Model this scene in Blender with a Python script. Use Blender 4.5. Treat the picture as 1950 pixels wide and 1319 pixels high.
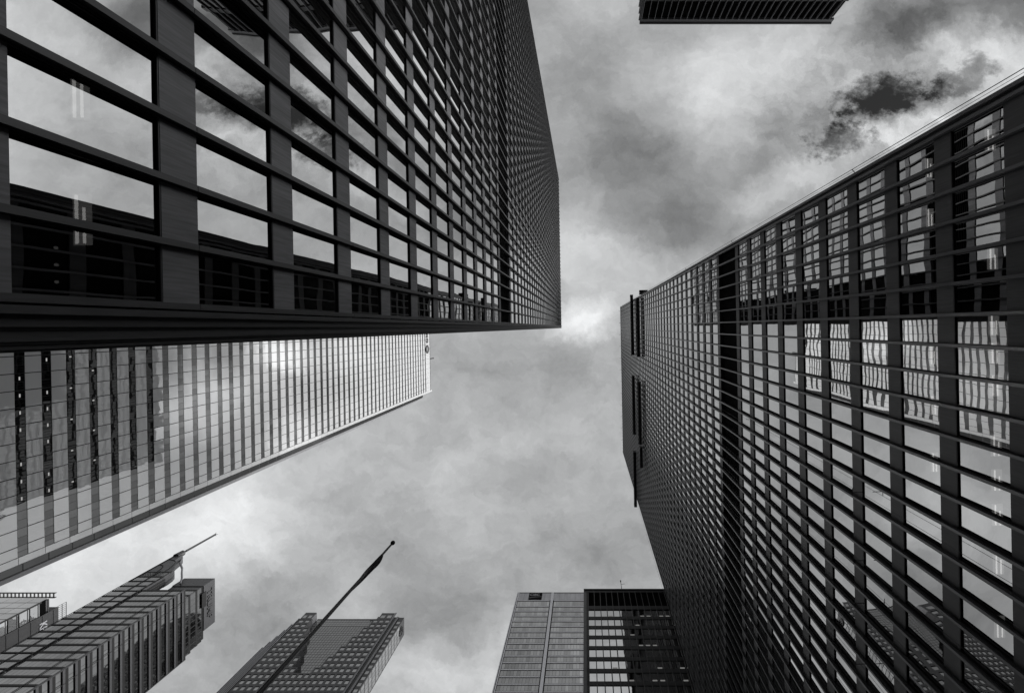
import bpy, math, random
from mathutils import Vector
random.seed(7)
SC = bpy.context.scene
for o in list(bpy.data.objects): bpy.data.objects.remove(o)
COL = SC.collection
# ------------------------------------------------------------------ camera
EYE = 1.6                      # all heights below are measured from the eye, the ground lies EYE below
FPX = 809.9                    # focal length in pixels of the 1950 px wide photograph
CX, CY, ROLL = 1113.9, 622.6, 0.01925
cam_d = bpy.data.cameras.new('camera'); cam = bpy.data.objects.new('camera', cam_d); COL.objects.link(cam)
cam_d.sensor_fit = 'HORIZONTAL'; cam_d.sensor_width = 36.0; cam_d.lens = 36.0*FPX/1950
cam_d.shift_x = -(CX-975)/1950.0; cam_d.shift_y = -(659.5-CY)/1950.0
cam_d.clip_start = 0.1; cam_d.clip_end = 5000
cam.location = (0, 0, EYE)
cam.rotation_euler = (math.pi, 0, ROLL)
SC.camera = cam
SC.render.resolution_x = 1024; SC.render.resolution_y = 692
# ------------------------------------------------------------------ exposure
SC.view_settings.view_transform = 'Standard'; SC.view_settings.look = 'None'
SC.view_settings.exposure = 0.0; SC.view_settings.gamma = 1.0
SC.view_settings.use_curve_mapping = False
# ------------------------------------------------------------------ sun behind thin cloud
SUN_DIR = Vector((1035, 75, 810)).normalized()
sd = bpy.data.lights.new('sun', 'SUN'); sd.energy = 1.3; sd.angle = math.radians(12); sd.color = (1, .99, .98)
so = bpy.data.objects.new('sun', sd); COL.objects.link(so)
so.rotation_euler = SUN_DIR.to_track_quat('Z', 'Y').to_euler()
so.location = SUN_DIR*600
# ------------------------------------------------------------------ sky
W = bpy.data.worlds.new('World'); SC.world = W; W.use_nodes = True
nt = W.node_tree; N = nt.nodes; LK = nt.links
for n in list(N): N.remove(n)
def nn(t, **k):
    n = N.new(t)
    for a, b in k.items(): setattr(n, a, b)
    return n
def mth(op, a, b=None, clamp=False):
    n = nn('ShaderNodeMath', operation=op); n.use_clamp = clamp
    for i, v in enumerate((a, b)):
        if v is None: continue
        if isinstance(v, (int, float)): n.inputs[i].default_value = v
        else: LK.new(v, n.inputs[i])
    return n.outputs[0]
def sky_xy(x, y):
    """cloud-deck coordinate of a direction (gnomonic, units of 100 px of the photograph)"""
    a, b = (x-CX)/100, (y-CY)/100
    c, s = math.cos(ROLL), math.sin(ROLL)
    return c*a - s*b, s*a + c*b
tc = nn('ShaderNodeTexCoord'); sep = nn('ShaderNodeSeparateXYZ'); LK.new(tc.outputs['Generated'], sep.inputs[0])
zc = mth('MAXIMUM', sep.outputs[2], 0.12)
qx = mth('MULTIPLY', mth('DIVIDE', sep.outputs[0], zc), FPX/100); qy = mth('MULTIPLY', mth('DIVIDE', sep.outputs[1], zc), FPX/100)
q = nn('ShaderNodeCombineXYZ'); LK.new(qx, q.inputs[0]); LK.new(qy, q.inputs[1])
def noise(vec, scale, detail, rough=0.55, off=(0, 0, 0), sc=(1, 1, 1), rot=0, col=False, dist=0.0):
    mp = nn('ShaderNodeMapping'); LK.new(vec, mp.inputs[0])
    mp.inputs['Location'].default_value = off; mp.inputs['Scale'].default_value = sc; mp.inputs['Rotation'].default_value = (0, 0, rot)
    n = nn('ShaderNodeTexNoise'); LK.new(mp.outputs[0], n.inputs['Vector'])
    n.inputs['Scale'].default_value = scale; n.inputs['Detail'].default_value = detail; n.inputs['Roughness'].default_value = rough
    n.inputs['Distortion'].default_value = dist
    return n.outputs['Color' if col else 'Fac']
wn = noise(q.outputs[0], 0.9, 9, 0.70, (3, 1, 5), col=True)
wv = nn('ShaderNodeVectorMath', operation='MULTIPLY_ADD'); LK.new(wn, wv.inputs[0])
wv.inputs[1].default_value = (1.3, 1.3, 0); wv.inputs[2].default_value = (-.65, -.65, 0)
wq = nn('ShaderNodeVectorMath', operation='ADD'); LK.new(q.outputs[0], wq.inputs[0]); LK.new(wv.outputs[0], wq.inputs[1])
wq = wq.outputs[0]
# (x, y, rx, ry, angle, amount) of the broad light and dark places in the cloud deck
BLOBS = [
 (1130,150,150,230,0,-.05),(1250,300,150,110,0,-.17),(1330,180,180,160,20,.15),(1230,60,140,70,0,-.04),
 (1360,250,110,80,0,.08),(1460,120,190,100,-10,.08),(1640,70,130,90,0,-.08),(1740,30,130,60,-30,-.20),(1920,10,150,80,0,-.30),
 (1880,110,120,80,0,.09),(1900,220,150,70,-25,.08),(1560,120,150,90,0,.06),
 (1700,185,170,60,-18,-.14),(1300,150,520,330,0,-.05),(1790,195,90,40,0,-.15),
 (1640,262,90,22,-15,.18),(1760,235,120,34,-20,.12),(1480,355,150,38,-28,.13),(1430,250,150,110,0,-.06),
 (1500,230,130,80,0,-.06),(1380,370,160,80,-20,-.05),(1280,430,150,60,0,-.14),(1200,470,120,60,20,.04),(1110,560,110,130,0,.05),
 (1108,612,75,50,0,.20),(1090,450,70,90,0,.10),(1140,330,60,100,0,-.04),(1050,690,140,60,0,-.04),(980,720,140,90,0,-.05),
 (960,850,140,60,-15,.05),(860,700,90,120,0,-.02),(1040,900,160,60,-10,-.07),(1180,1060,120,70,0,-.13),(1060,1010,150,90,0,-.03),
 (880,960,200,90,0,.04),(640,1010,220,120,0,-.04),(260,1050,440,170,-20,.19),(480,980,120,90,0,.05),(700,940,200,80,-20,.02),
 (830,1130,160,120,0,-.07),(900,1180,90,90,0,-.05),(830,1290,140,60,0,.08),(480,1180,140,110,0,-.07),(420,1290,160,100,0,-.04),(950,1240,60,120,0,.08),
 (4000,700,1900,2600,0,1.0),  # unseen glow added outside the view to brighten the walls facing right
 # parts of the deck that only the mirror glass shows
 (1715,655,85,40,0,.55),(1840,740,110,80,30,.40),(1668,812,60,40,0,.30),(1620,720,80,50,0,-.30),(1930,650,60,60,0,-.2),(1560,660,50,40,0,.2),(1700,720,170,140,0,.10),(1790,650,60,60,0,-.30),(1760,760,70,50,0,-.12),
 (2050,300,260,200,0,-.12),(2150,520,260,160,0,.06),(1150,-60,200,120,0,.10),(1000,-60,140,110,0,-.10),(760,-40,220,160,0,.0),
 (300,500,500,300,0,-.04),(700,300,300,200,0,.04),
]
acc = None
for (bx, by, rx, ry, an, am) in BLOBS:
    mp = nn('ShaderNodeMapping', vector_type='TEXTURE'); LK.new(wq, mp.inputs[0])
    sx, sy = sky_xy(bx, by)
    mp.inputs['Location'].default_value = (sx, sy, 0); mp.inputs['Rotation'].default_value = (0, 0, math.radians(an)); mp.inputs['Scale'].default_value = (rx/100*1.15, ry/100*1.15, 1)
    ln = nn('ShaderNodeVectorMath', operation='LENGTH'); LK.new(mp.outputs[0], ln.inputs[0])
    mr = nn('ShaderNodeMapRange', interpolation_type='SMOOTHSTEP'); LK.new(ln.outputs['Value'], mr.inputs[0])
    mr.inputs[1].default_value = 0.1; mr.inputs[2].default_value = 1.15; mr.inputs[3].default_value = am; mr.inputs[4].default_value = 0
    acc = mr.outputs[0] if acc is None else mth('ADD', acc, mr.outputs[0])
rag = noise(q.outputs[0], 1.7, 10, 0.68, (4, 2, 8), (1, 1.25, 1), -.4)
for (bx, by, rx, ry, an, am) in ((1690,180,145,56,-14,-.34),(1825,150,110,56,-14,-.27),(1600,262,110,44,-18,-.32),(1755,35,120,60,-40,-.07),(1650,215,120,50,-30,-.18)):
    mp = nn('ShaderNodeMapping', vector_type='TEXTURE'); LK.new(q.outputs[0], mp.inputs[0])
    sx, sy = sky_xy(bx, by)
    mp.inputs['Location'].default_value = (sx, sy, 0); mp.inputs['Rotation'].default_value = (0, 0, math.radians(an)); mp.inputs['Scale'].default_value = (rx/100, ry/100, 1)
    ln = nn('ShaderNodeVectorMath', operation='LENGTH'); LK.new(mp.outputs[0], ln.inputs[0])
    gq = nn('ShaderNodeMapRange'); LK.new(ln.outputs['Value'], gq.inputs[0]); gq.inputs[1].default_value = 0.2; gq.inputs[2].default_value = 1.3; gq.inputs[3].default_value = 1; gq.inputs[4].default_value = 0
    vv = mth('ADD', gq.outputs[0], mth('MULTIPLY', mth('SUBTRACT', rag, .5), 2.2))
    ms = nn('ShaderNodeMapRange', interpolation_type='SMOOTHSTEP'); LK.new(vv, ms.inputs[0]); ms.inputs[1].default_value = .42; ms.inputs[2].default_value = .95; ms.inputs[3].default_value = 0; ms.inputs[4].default_value = am
    acc = mth('ADD', acc, mth('MULTIPLY', ms.outputs[0], mth('MINIMUM', mth('MULTIPLY', gq.outputs[0], 3), 1)))
n1 = mth('MULTIPLY', mth('SUBTRACT', noise(wq, 0.55, 9, 0.58, (1, 4, 2), (1, 1.35, 1), -.5), 0.5), 0.30)
n2 = mth('MULTIPLY', mth('SUBTRACT', noise(wq, 2.3, 8, 0.62, (7, 2, 2), (1, 1.5, 1), -.5), 0.5), 0.14)
# wispier towards the broken cloud at upper right
wis = nn('ShaderNodeMapping', vector_type='TEXTURE'); LK.new(q.outputs[0], wis.inputs[0])
sx, sy = sky_xy(1700, 190); wis.inputs['Location'].default_value = (sx, sy, 0); wis.inputs['Scale'].default_value = (4.6, 2.6, 1)
wl = nn('ShaderNodeVectorMath', operation='LENGTH'); LK.new(wis.outputs[0], wl.inputs[0])
wr = nn('ShaderNodeMapRange', interpolation_type='SMOOTHSTEP'); LK.new(wl.outputs['Value'], wr.inputs[0])
wr.inputs[3].default_value = 1; wr.inputs[4].default_value = 0
n3 = mth('MULTIPLY', mth('MULTIPLY', mth('SUBTRACT', noise(wq, 1.5, 10, 0.66, (2, 9, 4), (1, 1.3, 1), -.4), 0.5), 0.75), wr.outputs[0])
n4 = mth('MULTIPLY', mth('SUBTRACT', noise(wq, 4.5, 7, 0.68, (5, 5, 1), (1, 1.4, 1), -.5), 0.5), 0.09)
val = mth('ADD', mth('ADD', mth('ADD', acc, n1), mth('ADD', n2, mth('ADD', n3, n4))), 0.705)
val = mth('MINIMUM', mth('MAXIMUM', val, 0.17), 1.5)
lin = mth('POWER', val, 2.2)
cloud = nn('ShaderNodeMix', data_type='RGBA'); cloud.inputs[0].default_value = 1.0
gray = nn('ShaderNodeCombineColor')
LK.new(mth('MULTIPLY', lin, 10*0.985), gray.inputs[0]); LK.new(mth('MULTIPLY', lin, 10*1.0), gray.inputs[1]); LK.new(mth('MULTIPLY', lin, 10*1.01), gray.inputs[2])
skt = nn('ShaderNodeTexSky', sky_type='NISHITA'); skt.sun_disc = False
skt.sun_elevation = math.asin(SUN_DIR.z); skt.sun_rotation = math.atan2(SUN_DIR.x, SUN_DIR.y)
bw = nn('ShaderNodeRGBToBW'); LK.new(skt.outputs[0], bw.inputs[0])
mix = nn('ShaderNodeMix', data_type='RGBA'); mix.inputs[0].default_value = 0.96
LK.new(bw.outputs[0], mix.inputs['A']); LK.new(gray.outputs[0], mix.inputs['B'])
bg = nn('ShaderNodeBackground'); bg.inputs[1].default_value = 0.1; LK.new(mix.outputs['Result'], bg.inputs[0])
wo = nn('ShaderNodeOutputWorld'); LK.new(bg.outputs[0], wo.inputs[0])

# ------------------------------------------------------------------ materials
def mat_base(name):
    m = bpy.data.materials.new(name); m.use_nodes = True
    t = m.node_tree
    for n in list(t.nodes): t.nodes.remove(n)
    return m, t
def paint(name, g, rough=.45, metal=0.0, var=.15, stretch=(1, 1, 1), nscale=3.0, spec=.5, bump=0.0, tint=1.0, panel=0.0):
    m, t = mat_base(name)
    p = t.nodes.new('ShaderNodeBsdfPrincipled'); o = t.nodes.new('ShaderNodeOutputMaterial'); t.links.new(p.outputs[0], o.inputs[0])
    p.inputs['Roughness'].default_value = rough; p.inputs['Metallic'].default_value = metal; p.inputs['Specular IOR Level'].default_value = spec
    tcn = t.nodes.new('ShaderNodeTexCoord'); mp = t.nodes.new('ShaderNodeMapping'); t.links.new(tcn.outputs['Object'], mp.inputs[0])
    mp.inputs['Scale'].default_value = stretch
    nz = t.nodes.new('ShaderNodeTexNoise'); t.links.new(mp.outputs[0], nz.inputs['Vector']); nz.inputs['Scale'].default_value = nscale; nz.inputs['Detail'].default_value = 5
    r = t.nodes.new('ShaderNodeMapRange'); t.links.new(nz.outputs['Fac'], r.inputs[0]); r.inputs[1].default_value = .25; r.inputs[2].default_value = .75
    r.inputs[3].default_value = g*(1-var); r.inputs[4].default_value = g*(1+var)
    if panel:
        sp = t.nodes.new('ShaderNodeSeparateXYZ'); t.links.new(tcn.outputs['Object'], sp.inputs[0])
        dv = t.nodes.new('ShaderNodeMath'); dv.operation = 'DIVIDE'; dv.inputs[1].default_value = panel; t.links.new(sp.outputs[1], dv.inputs[0])
        fl = t.nodes.new('ShaderNodeMath'); fl.operation = 'FLOOR'; t.links.new(dv.outputs[0], fl.inputs[0])
        dz = t.nodes.new('ShaderNodeMath'); dz.operation = 'DIVIDE'; dz.inputs[1].default_value = 3.66; t.links.new(sp.outputs[2], dz.inputs[0])
        fz = t.nodes.new('ShaderNodeMath'); fz.operation = 'FLOOR'; t.links.new(dz.outputs[0], fz.inputs[0])
        cv = t.nodes.new('ShaderNodeCombineXYZ'); t.links.new(fl.outputs[0], cv.inputs[0]); t.links.new(fz.outputs[0], cv.inputs[1])
        wn_ = t.nodes.new('ShaderNodeTexWhiteNoise'); t.links.new(cv.outputs[0], wn_.inputs['Vector'])
        r2 = t.nodes.new('ShaderNodeMapRange'); t.links.new(wn_.outputs['Value'], r2.inputs[0]); r2.inputs[3].default_value = .82; r2.inputs[4].default_value = 1.18
        mm_ = t.nodes.new('ShaderNodeMath'); mm_.operation = 'MULTIPLY'; t.links.new(r.outputs[0], mm_.inputs[0]); t.links.new(r2.outputs[0], mm_.inputs[1]); r = mm_
    c = t.nodes.new('ShaderNodeCombineColor')
    ml = t.nodes.new('ShaderNodeMath'); ml.operation = 'MULTIPLY'; ml.inputs[1].default_value = 1+.04*tint; t.links.new(r.outputs[0], ml.inputs[0])
    t.links.new(r.outputs[0], c.inputs[0]); t.links.new(r.outputs[0], c.inputs[1]); t.links.new(ml.outputs[0], c.inputs[2])
    t.links.new(c.outputs[0], p.inputs['Base Color'])
    if bump:
        b = t.nodes.new('ShaderNodeBump'); b.inputs['Strength'].default_value = bump; b.inputs['Distance'].default_value = .02
        t.links.new(nz.outputs['Fac'], b.inputs['Height']); t.links.new(b.outputs[0], p.inputs['Normal'])
    return m
def glass(name, refl=.8, warp=.006, nwarp=.004, rough=0.0, dark=.01, see=0.0, nsc=.7, gvar=.0, graze=.97):
    """coated window glass: mirror with a pillowed, slightly rolling surface in every pane"""
    m, t = mat_base(name); L2 = t.links; nd = t.nodes
    def mk(ty, **k):
        n = nd.new(ty)
        for a, b in k.items(): setattr(n, a, b)
        return n
    uv = mk('ShaderNodeUVMap', uv_map='UVMap'); rn = mk('ShaderNodeUVMap', uv_map='Rnd')
    s1 = mk('ShaderNodeSeparateXYZ'); L2.new(uv.outputs[0], s1.inputs[0]); s2 = mk('ShaderNodeSeparateXYZ'); L2.new(rn.outputs[0], s2.inputs[0])
    def m2(op, a, b):
        n = mk('ShaderNodeMath', operation=op)
        for i, v in enumerate((a, b)):
            if isinstance(v, (int, float)): n.inputs[i].default_value = v
            else: L2.new(v, n.inputs[i])
        return n.outputs[0]
    # pillow: slope grows towards the pane edges, direction and size differ from pane to pane
    u = m2('SUBTRACT', s1.outputs[0], .5); v = m2('SUBTRACT', s1.outputs[1], .5)
    au = m2('MULTIPLY', m2('SUBTRACT', s2.outputs[0], .35), warp*3); av = m2('MULTIPLY', m2('SUBTRACT', s2.outputs[1], .35), warp*3)
    pu = m2('ADD', m2('MULTIPLY', u, au), m2('MULTIPLY', m2('SUBTRACT', s2.outputs[1], .5), warp*1.1)); pv = m2('ADD', m2('MULTIPLY', v, av), m2('MULTIPLY', m2('SUBTRACT', s2.outputs[0], .5), warp*1.1))
    gm = mk('ShaderNodeNewGeometry')
    off = mk('ShaderNodeVectorMath', operation='MULTIPLY_ADD'); L2.new(rn.outputs[0], off.inputs[0]); off.inputs[1].default_value = (37, 91, 0); L2.new(gm.outputs['Position'], off.inputs[2])
    nz = mk('ShaderNodeTexNoise'); L2.new(off.outputs[0], nz.inputs['Vector']); nz.inputs['Scale'].default_value = nsc; nz.inputs['Detail'].default_value = 2
    nv = mk('ShaderNodeVectorMath', operation='MULTIPLY_ADD'); L2.new(nz.outputs['Color'], nv.inputs[0]); nv.inputs[1].default_value = (nwarp*4,)*3; nv.inputs[2].default_value = (-nwarp*2,)*3
    cb = mk('ShaderNodeCombineXYZ'); L2.new(pu, cb.inputs[0]); L2.new(pu, cb.inputs[1]); L2.new(pv, cb.inputs[2])
    a1 = mk('ShaderNodeVectorMath', operation='ADD'); L2.new(cb.outputs[0], a1.inputs[0]); L2.new(nv.outputs[0], a1.inputs[1])
    a2 = mk('ShaderNodeVectorMath', operation='ADD'); L2.new(a1.outputs[0], a2.inputs[0]); L2.new(gm.outputs['True Normal'], a2.inputs[1])
    an = mk('ShaderNodeVectorMath', operation='NORMALIZE'); L2.new(a2.outputs[0], an.inputs[0])
    g = mk('ShaderNodeBsdfGlossy'); g.inputs['Roughness'].default_value = rough
    L2.new(an.outputs[0], g.inputs['Normal'])
    # coated glass reflects more the flatter it is looked at
    lw = mk('ShaderNodeLayerWeight'); lw.inputs[0].default_value = .5
    fr = m2('POWER', lw.outputs['Facing'], 2.5)
    rr = mk('ShaderNodeMapRange'); L2.new(s2.outputs[0], rr.inputs[0]); rr.inputs[3].default_value = refl*(1-gvar); rr.inputs[4].default_value = refl*(1+gvar)
    fm = mk('ShaderNodeMix', data_type='FLOAT'); L2.new(fr, fm.inputs['Factor']); L2.new(rr.outputs[0], fm.inputs['A']); fm.inputs['B'].default_value = graze
    L2.new(fm.outputs['Result'], g.inputs['Color'])
    ad = mk('ShaderNodeAddShader'); L2.new(g.outputs[0], ad.inputs[0])
    if see:
        tr = mk('ShaderNodeBsdfTransparent'); tr.inputs[0].default_value = (see, see, see, 1); L2.new(tr.outputs[0], ad.inputs[1])
    else:
        df = mk('ShaderNodeBsdfDiffuse'); df.inputs[0].default_value = (dark, dark, dark, 1); L2.new(df.outputs[0], ad.inputs[1])
    o = mk('ShaderNodeOutputMaterial'); L2.new(ad.outputs[0], o.inputs[0])
    return m
def emit(name, s):
    m, t = mat_base(name); e = t.nodes.new('ShaderNodeEmission'); e.inputs[0].default_value = (1, .99, .97, 1); e.inputs[1].default_value = s
    o = t.nodes.new('ShaderNodeOutputMaterial'); t.links.new(e.outputs[0], o.inputs[0]); return m

M = {}
M['steel'] = paint('black_painted_steel', .062, .42, 0, .3, (4, 4, .5), 2.2, .5)
M['spandrel'] = paint('brushed_black_spandrel_lit', .20, .5, 0, .3, (9, 9, .6), 1.8, .5, .25, panel=1.524)  # lit copy of the black paint: light on the left tower lifted into the colour
M['spandrel_dark'] = paint('dark_shaded_spandrel_plate', .05, .5, 0, .3, (9, 9, .6), 1.8, .5, .2, panel=1.524)  # darker copy of that paint; the right tower's shade is in its colour
M['steel_b'] = paint('black_steel_mullion', .12, .30, 0, .3, (1, 1, .5), 1.2, .6)
M['frame'] = paint('black_window_frame', .012, .4, 0, .1)
M['gasket'] = paint('grey_glazing_bead', .07, .35, 0, .1)
M['void'] = paint('dark_interior', .006, .9, 0, .1, spec=.1)
M['louvre'] = paint('black_louvre', .008, .7, 0, .1, spec=.2)
M['roof'] = paint('roof_gravel', .12, .9, 0, .2)
M['glass_l'] = glass('mirror_glass_pane', .74, .005, .0016)
M['glass_r'] = glass('wavy_mirror_glass', .52, .0075, .0015, gvar=.07)
M['glass_ls'] = glass('clear_mirror_glass_pane', .71, .005, .0016, see=.10)
M['glass_rs'] = glass('clear_wavy_mirror_glass', .44, .0075, .0015, see=.2)
M['glass_k'] = glass('office_mirror_glass', .64, .005, .002, see=0, graze=.8)
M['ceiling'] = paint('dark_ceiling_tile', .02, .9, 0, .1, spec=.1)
M['lamp'] = emit('fluorescent_tube', 1.4)
M['lamp_body'] = emit('fluorescent_diffuser', .22)
M['lamp_far'] = emit('far_office_light', .4)
M['cable'] = paint('steel_cable', .03, .4, 0, .1)
M['platform'] = paint('work_platform_metal', .012, .6, 0, .1)

# ------------------------------------------------------------------ mesh helpers
class MB:
    def __init__(s): s.v = []; s.f = []; s.uv = []; s.rnd = []; s.hasuv = False
    def quad(s, a, b, c, d, rnd=None):
        i = len(s.v); s.v += [a, b, c, d]; s.f.append((i, i+1, i+2, i+3))
        if rnd is not None: s.hasuv = True
        s.uv.append(((0, 0), (1, 0), (1, 1), (0, 1))); s.rnd.append(rnd or (0.5, 0.5))
    def box(s, x0, x1, y0, y1, z0, z1):
        if x0 > x1: x0, x1 = x1, x0
        if y0 > y1: y0, y1 = y1, y0
        if z0 > z1: z0, z1 = z1, z0
        i = len(s.v)
        s.v += [(x0, y0, z0), (x1, y0, z0), (x1, y1, z0), (x0, y1, z0), (x0, y0, z1), (x1, y0, z1), (x1, y1, z1), (x0, y1, z1)]
        for f in ((0, 3, 2, 1), (4, 5, 6, 7), (0, 1, 5, 4), (1, 2, 6, 5), (2, 3, 7, 6), (3, 0, 4, 7)):
            s.f.append(tuple(i+k for k in f)); s.uv.append(((0, 0), (1, 0), (1, 1), (0, 1))); s.rnd.append((.5, .5))
    def tube(s, p, q, r0, r1=None, n=8):
        r1 = r0 if r1 is None else r1
        p, q = Vector(p), Vector(q); d = (q-p).normalized(); a = d.orthogonal().normalized(); b = d.cross(a)
        i = len(s.v)
        for (c, r) in ((p, r0), (q, r1)):
            for k in range(n):
                t = 2*math.pi*k/n; s.v.append(tuple(c+a*(r*math.cos(t))+b*(r*math.sin(t))))
        for k in range(n):
            j = (k+1) % n; s.f.append((i+k, i+j, i+n+j, i+n+k)); s.uv.append(((0, 0),)*4); s.rnd.append((.5, .5))
        for f in (tuple(i+k for k in range(n))[::-1], tuple(i+n+k for k in range(n))):
            s.f.append(f); s.uv.append(((0, 0),)*n); s.rnd.append((.5, .5))
    def prism(s, pts, axis, a0, a1):
        """polygon pts (2-d) extruded along an axis: 'y' takes (x,z) points, 'x' takes (y,z), 'z' takes (x,y)"""
        def mk(p, a): return {'y': (p[0], a, p[1]), 'x': (a, p[0], p[1]), 'z': (p[0], p[1], a)}[axis]
        i = len(s.v); n = len(pts); s.v += [mk(p, a0) for p in pts]+[mk(p, a1) for p in pts]
        ar = sum(pts[k][0]*pts[(k+1) % n][1]-pts[(k+1) % n][0]*pts[k][1] for k in range(n))
        flip = (ar > 0) == (axis != 'y')
        if a1 < a0: flip = not flip
        fs = [tuple(range(i, i+n))[::-1], tuple(range(i+n, i+2*n))]+[(i+k, i+(k+1) % n, i+n+(k+1) % n, i+n+k) for k in range(n)]
        for f in fs:
            f = f if flip else f[::-1]
            s.f.append(f); s.uv.append(((0, 0),)*len(f)); s.rnd.append((.5, .5))
    def build(s, name, m, parent=None, smooth=False):
        me = bpy.data.meshes.new(name)
        o = parent.location if parent is not None else Vector((0, 0, 0))
        if parent is not None and parent.parent is not None: o = parent.parent.location
        me.from_pydata([(x-o[0], y-o[1], z+EYE-o[2]) for x, y, z in s.v], [], s.f)
        if s.hasuv:
            l1 = me.uv_layers.new(name='UVMap'); l2 = me.uv_layers.new(name='Rnd')
            k = 0
            for u, r in zip(s.uv, s.rnd):
                for c in u: l1.data[k].uv = c; l2.data[k].uv = r; k += 1
        me.materials.append(m)
        if smooth:
            for p in me.polygons: p.use_smooth = True
        ob = bpy.data.objects.new(name, me); COL.objects.link(ob)
        if parent is not None: ob.parent = parent
        return ob
def thing(name, label, cat, x, y, group=None, z=-EYE):
    o = bpy.data.objects.new(name, None); COL.objects.link(o); o.location = (x, y, z+EYE); o.empty_display_size = 2
    o['label'] = label; o['category'] = cat
    if group: o['group'] = group
    return o
def tag(o, label, cat, group=None):
    o['label'] = label; o['category'] = cat
    if group: o['group'] = group
    return o
class Face:
    """a facade plane: local a runs along the wall, d outwards, z up"""
    def __init__(s, axis, c, sgn): s.axis, s.c, s.sg = axis, c, sgn
    def box(s, mb, a0, a1, z0, z1, d0, d1):
        p, q = s.c+s.sg*d0, s.c+s.sg*d1
        if s.axis == 'x': mb.box(p, q, a0, a1, z0, z1)
        else: mb.box(a0, a1, p, q, z0, z1)
    def pane(s, mb, a0, a1, z0, z1, d, rnd=None):
        p = s.c+s.sg*d; r = rnd or (random.random(), random.random())
        if s.axis == 'x':
            c = [(p, a0, z0), (p, a1, z0), (p, a1, z1), (p, a0, z1)]
            if s.sg < 0: c = [c[1], c[0], c[3], c[2]]
        else:
            c = [(a0, p, z0), (a1, p, z0), (a1, p, z1), (a0, p, z1)]
            if s.sg > 0: c = [c[1], c[0], c[3], c[2]]
        mb.quad(*c, rnd=r)
    def pt(s, a, z, d=0):
        p = s.c+s.sg*d
        return (p, a, z) if s.axis == 'x' else (a, p, z)
def proj(p):
    x, y, z = p; c, s = math.cos(ROLL), math.sin(ROLL)
    if z < 1: z = 1
    return CX+FPX*(c*x+s*y)/z, CY+FPX*(-s*x+c*y)/z
def seen(face, a0, a1, z0, z1):
    """approximate size of a pane inside the photograph's frame, in px^2"""
    pts = [proj(face.pt(a, z)) for a, z in ((a0, z0), (a1, z0), (a1, z1), (a0, z1))]
    pts = [(min(max(x, 0), 1950), min(max(y, 0), 1319)) for x, y in pts]
    return abs(sum(pts[k][0]*pts[(k+1) % 4][1]-pts[(k+1) % 4][0]*pts[k][1] for k in range(4)))/2
def panes(face, rects, d, m, parent, name='window', frame=None, limit=100, near=None, fw=.05):
    """the panes that show largest become window parts of their own, the rest one part"""
    rects = sorted(rects, key=lambda r: -seen(face, *r)); big = rects[:limit]; rest = rects[limit:]
    for r in big:
        mb = MB(); face.pane(mb, *r, d)
        mm = near if (near is not None and r[2] < near[1]) else (m if near is None or not isinstance(near, tuple) else m)
        mm = near[0] if (near is not None and r[2] < near[1]) else m
        w = mb.build(name, mm, parent)
        if frame is not None:
            fb = MB(); a0, a1, z0, z1 = r
            face.box(fb, a0, a0+fw, z0, z1, d+.004, d+.05); face.box(fb, a1-fw, a1, z0, z1, d+.004, d+.05)
            face.box(fb, a0+fw, a1-fw, z0, z0+.015, d+.004, d+.03); face.box(fb, a0+fw, a1-fw, z1-.03, z1, d+.004, d+.05)
            fb.build('window_frame', frame, w)
            fb = MB(); face.box(fb, a0, a1, z1-.03, z1-.002, -.03, -.012)
            fb.build('glazing_bead', M['gasket'], w)
    if rest:
        mb = MB()
        for r in rest: face.pane(mb, *r, d)
        w = mb.build(name, m, parent); w['kind'] = 'stuff'
def text_on(face, txt, a, z, size, parent, m, d=.05, depth=.12, name='letters', font_scale_x=1.0, align='LEFT'):
    cu = bpy.data.curves.new('t', 'FONT'); cu.body = txt; cu.size = size; cu.extrude = depth; cu.align_x = align; cu.offset = size*.018
    ob = bpy.data.objects.new('t', cu); COL.objects.link(ob); bpy.context.view_layer.update()
    dg = bpy.context.evaluated_depsgraph_get(); me = bpy.data.meshes.new_from_object(ob.evaluated_get(dg))
    o = parent.location if parent.parent is None else parent.parent.location
    for v in me.vertices:
        x, y, zz = v.co; x *= font_scale_x
        p = face.pt(a+x, z+y, d+zz+depth)
        v.co = (p[0]-o[0], p[1]-o[1], p[2]+EYE-o[2])
    bpy.data.objects.remove(ob); me.materials.clear(); me.materials.append(m)
    r = bpy.data.objects.new(name, me); COL.objects.link(r); r.parent = parent
    return r

# ------------------------------------------------------------------ ground
g = MB(); g.box(-900, 900, -900, 900, -EYE-.5, -EYE)
pav = paint('grey_paving', .22, .8, 0, .2, (1, 1, 1), .4)
o = g.build('plaza_ground', pav); o['kind'] = 'structure'
g = MB(); g.box(-95, -62, -600, 600, -EYE+.004, -EYE+.008); g.box(60, 78, -600, 600, -EYE+.004, -EYE+.008)
o = g.build('road', paint('asphalt', .05, .9, 0, .2)); o['kind'] = 'structure'

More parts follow.
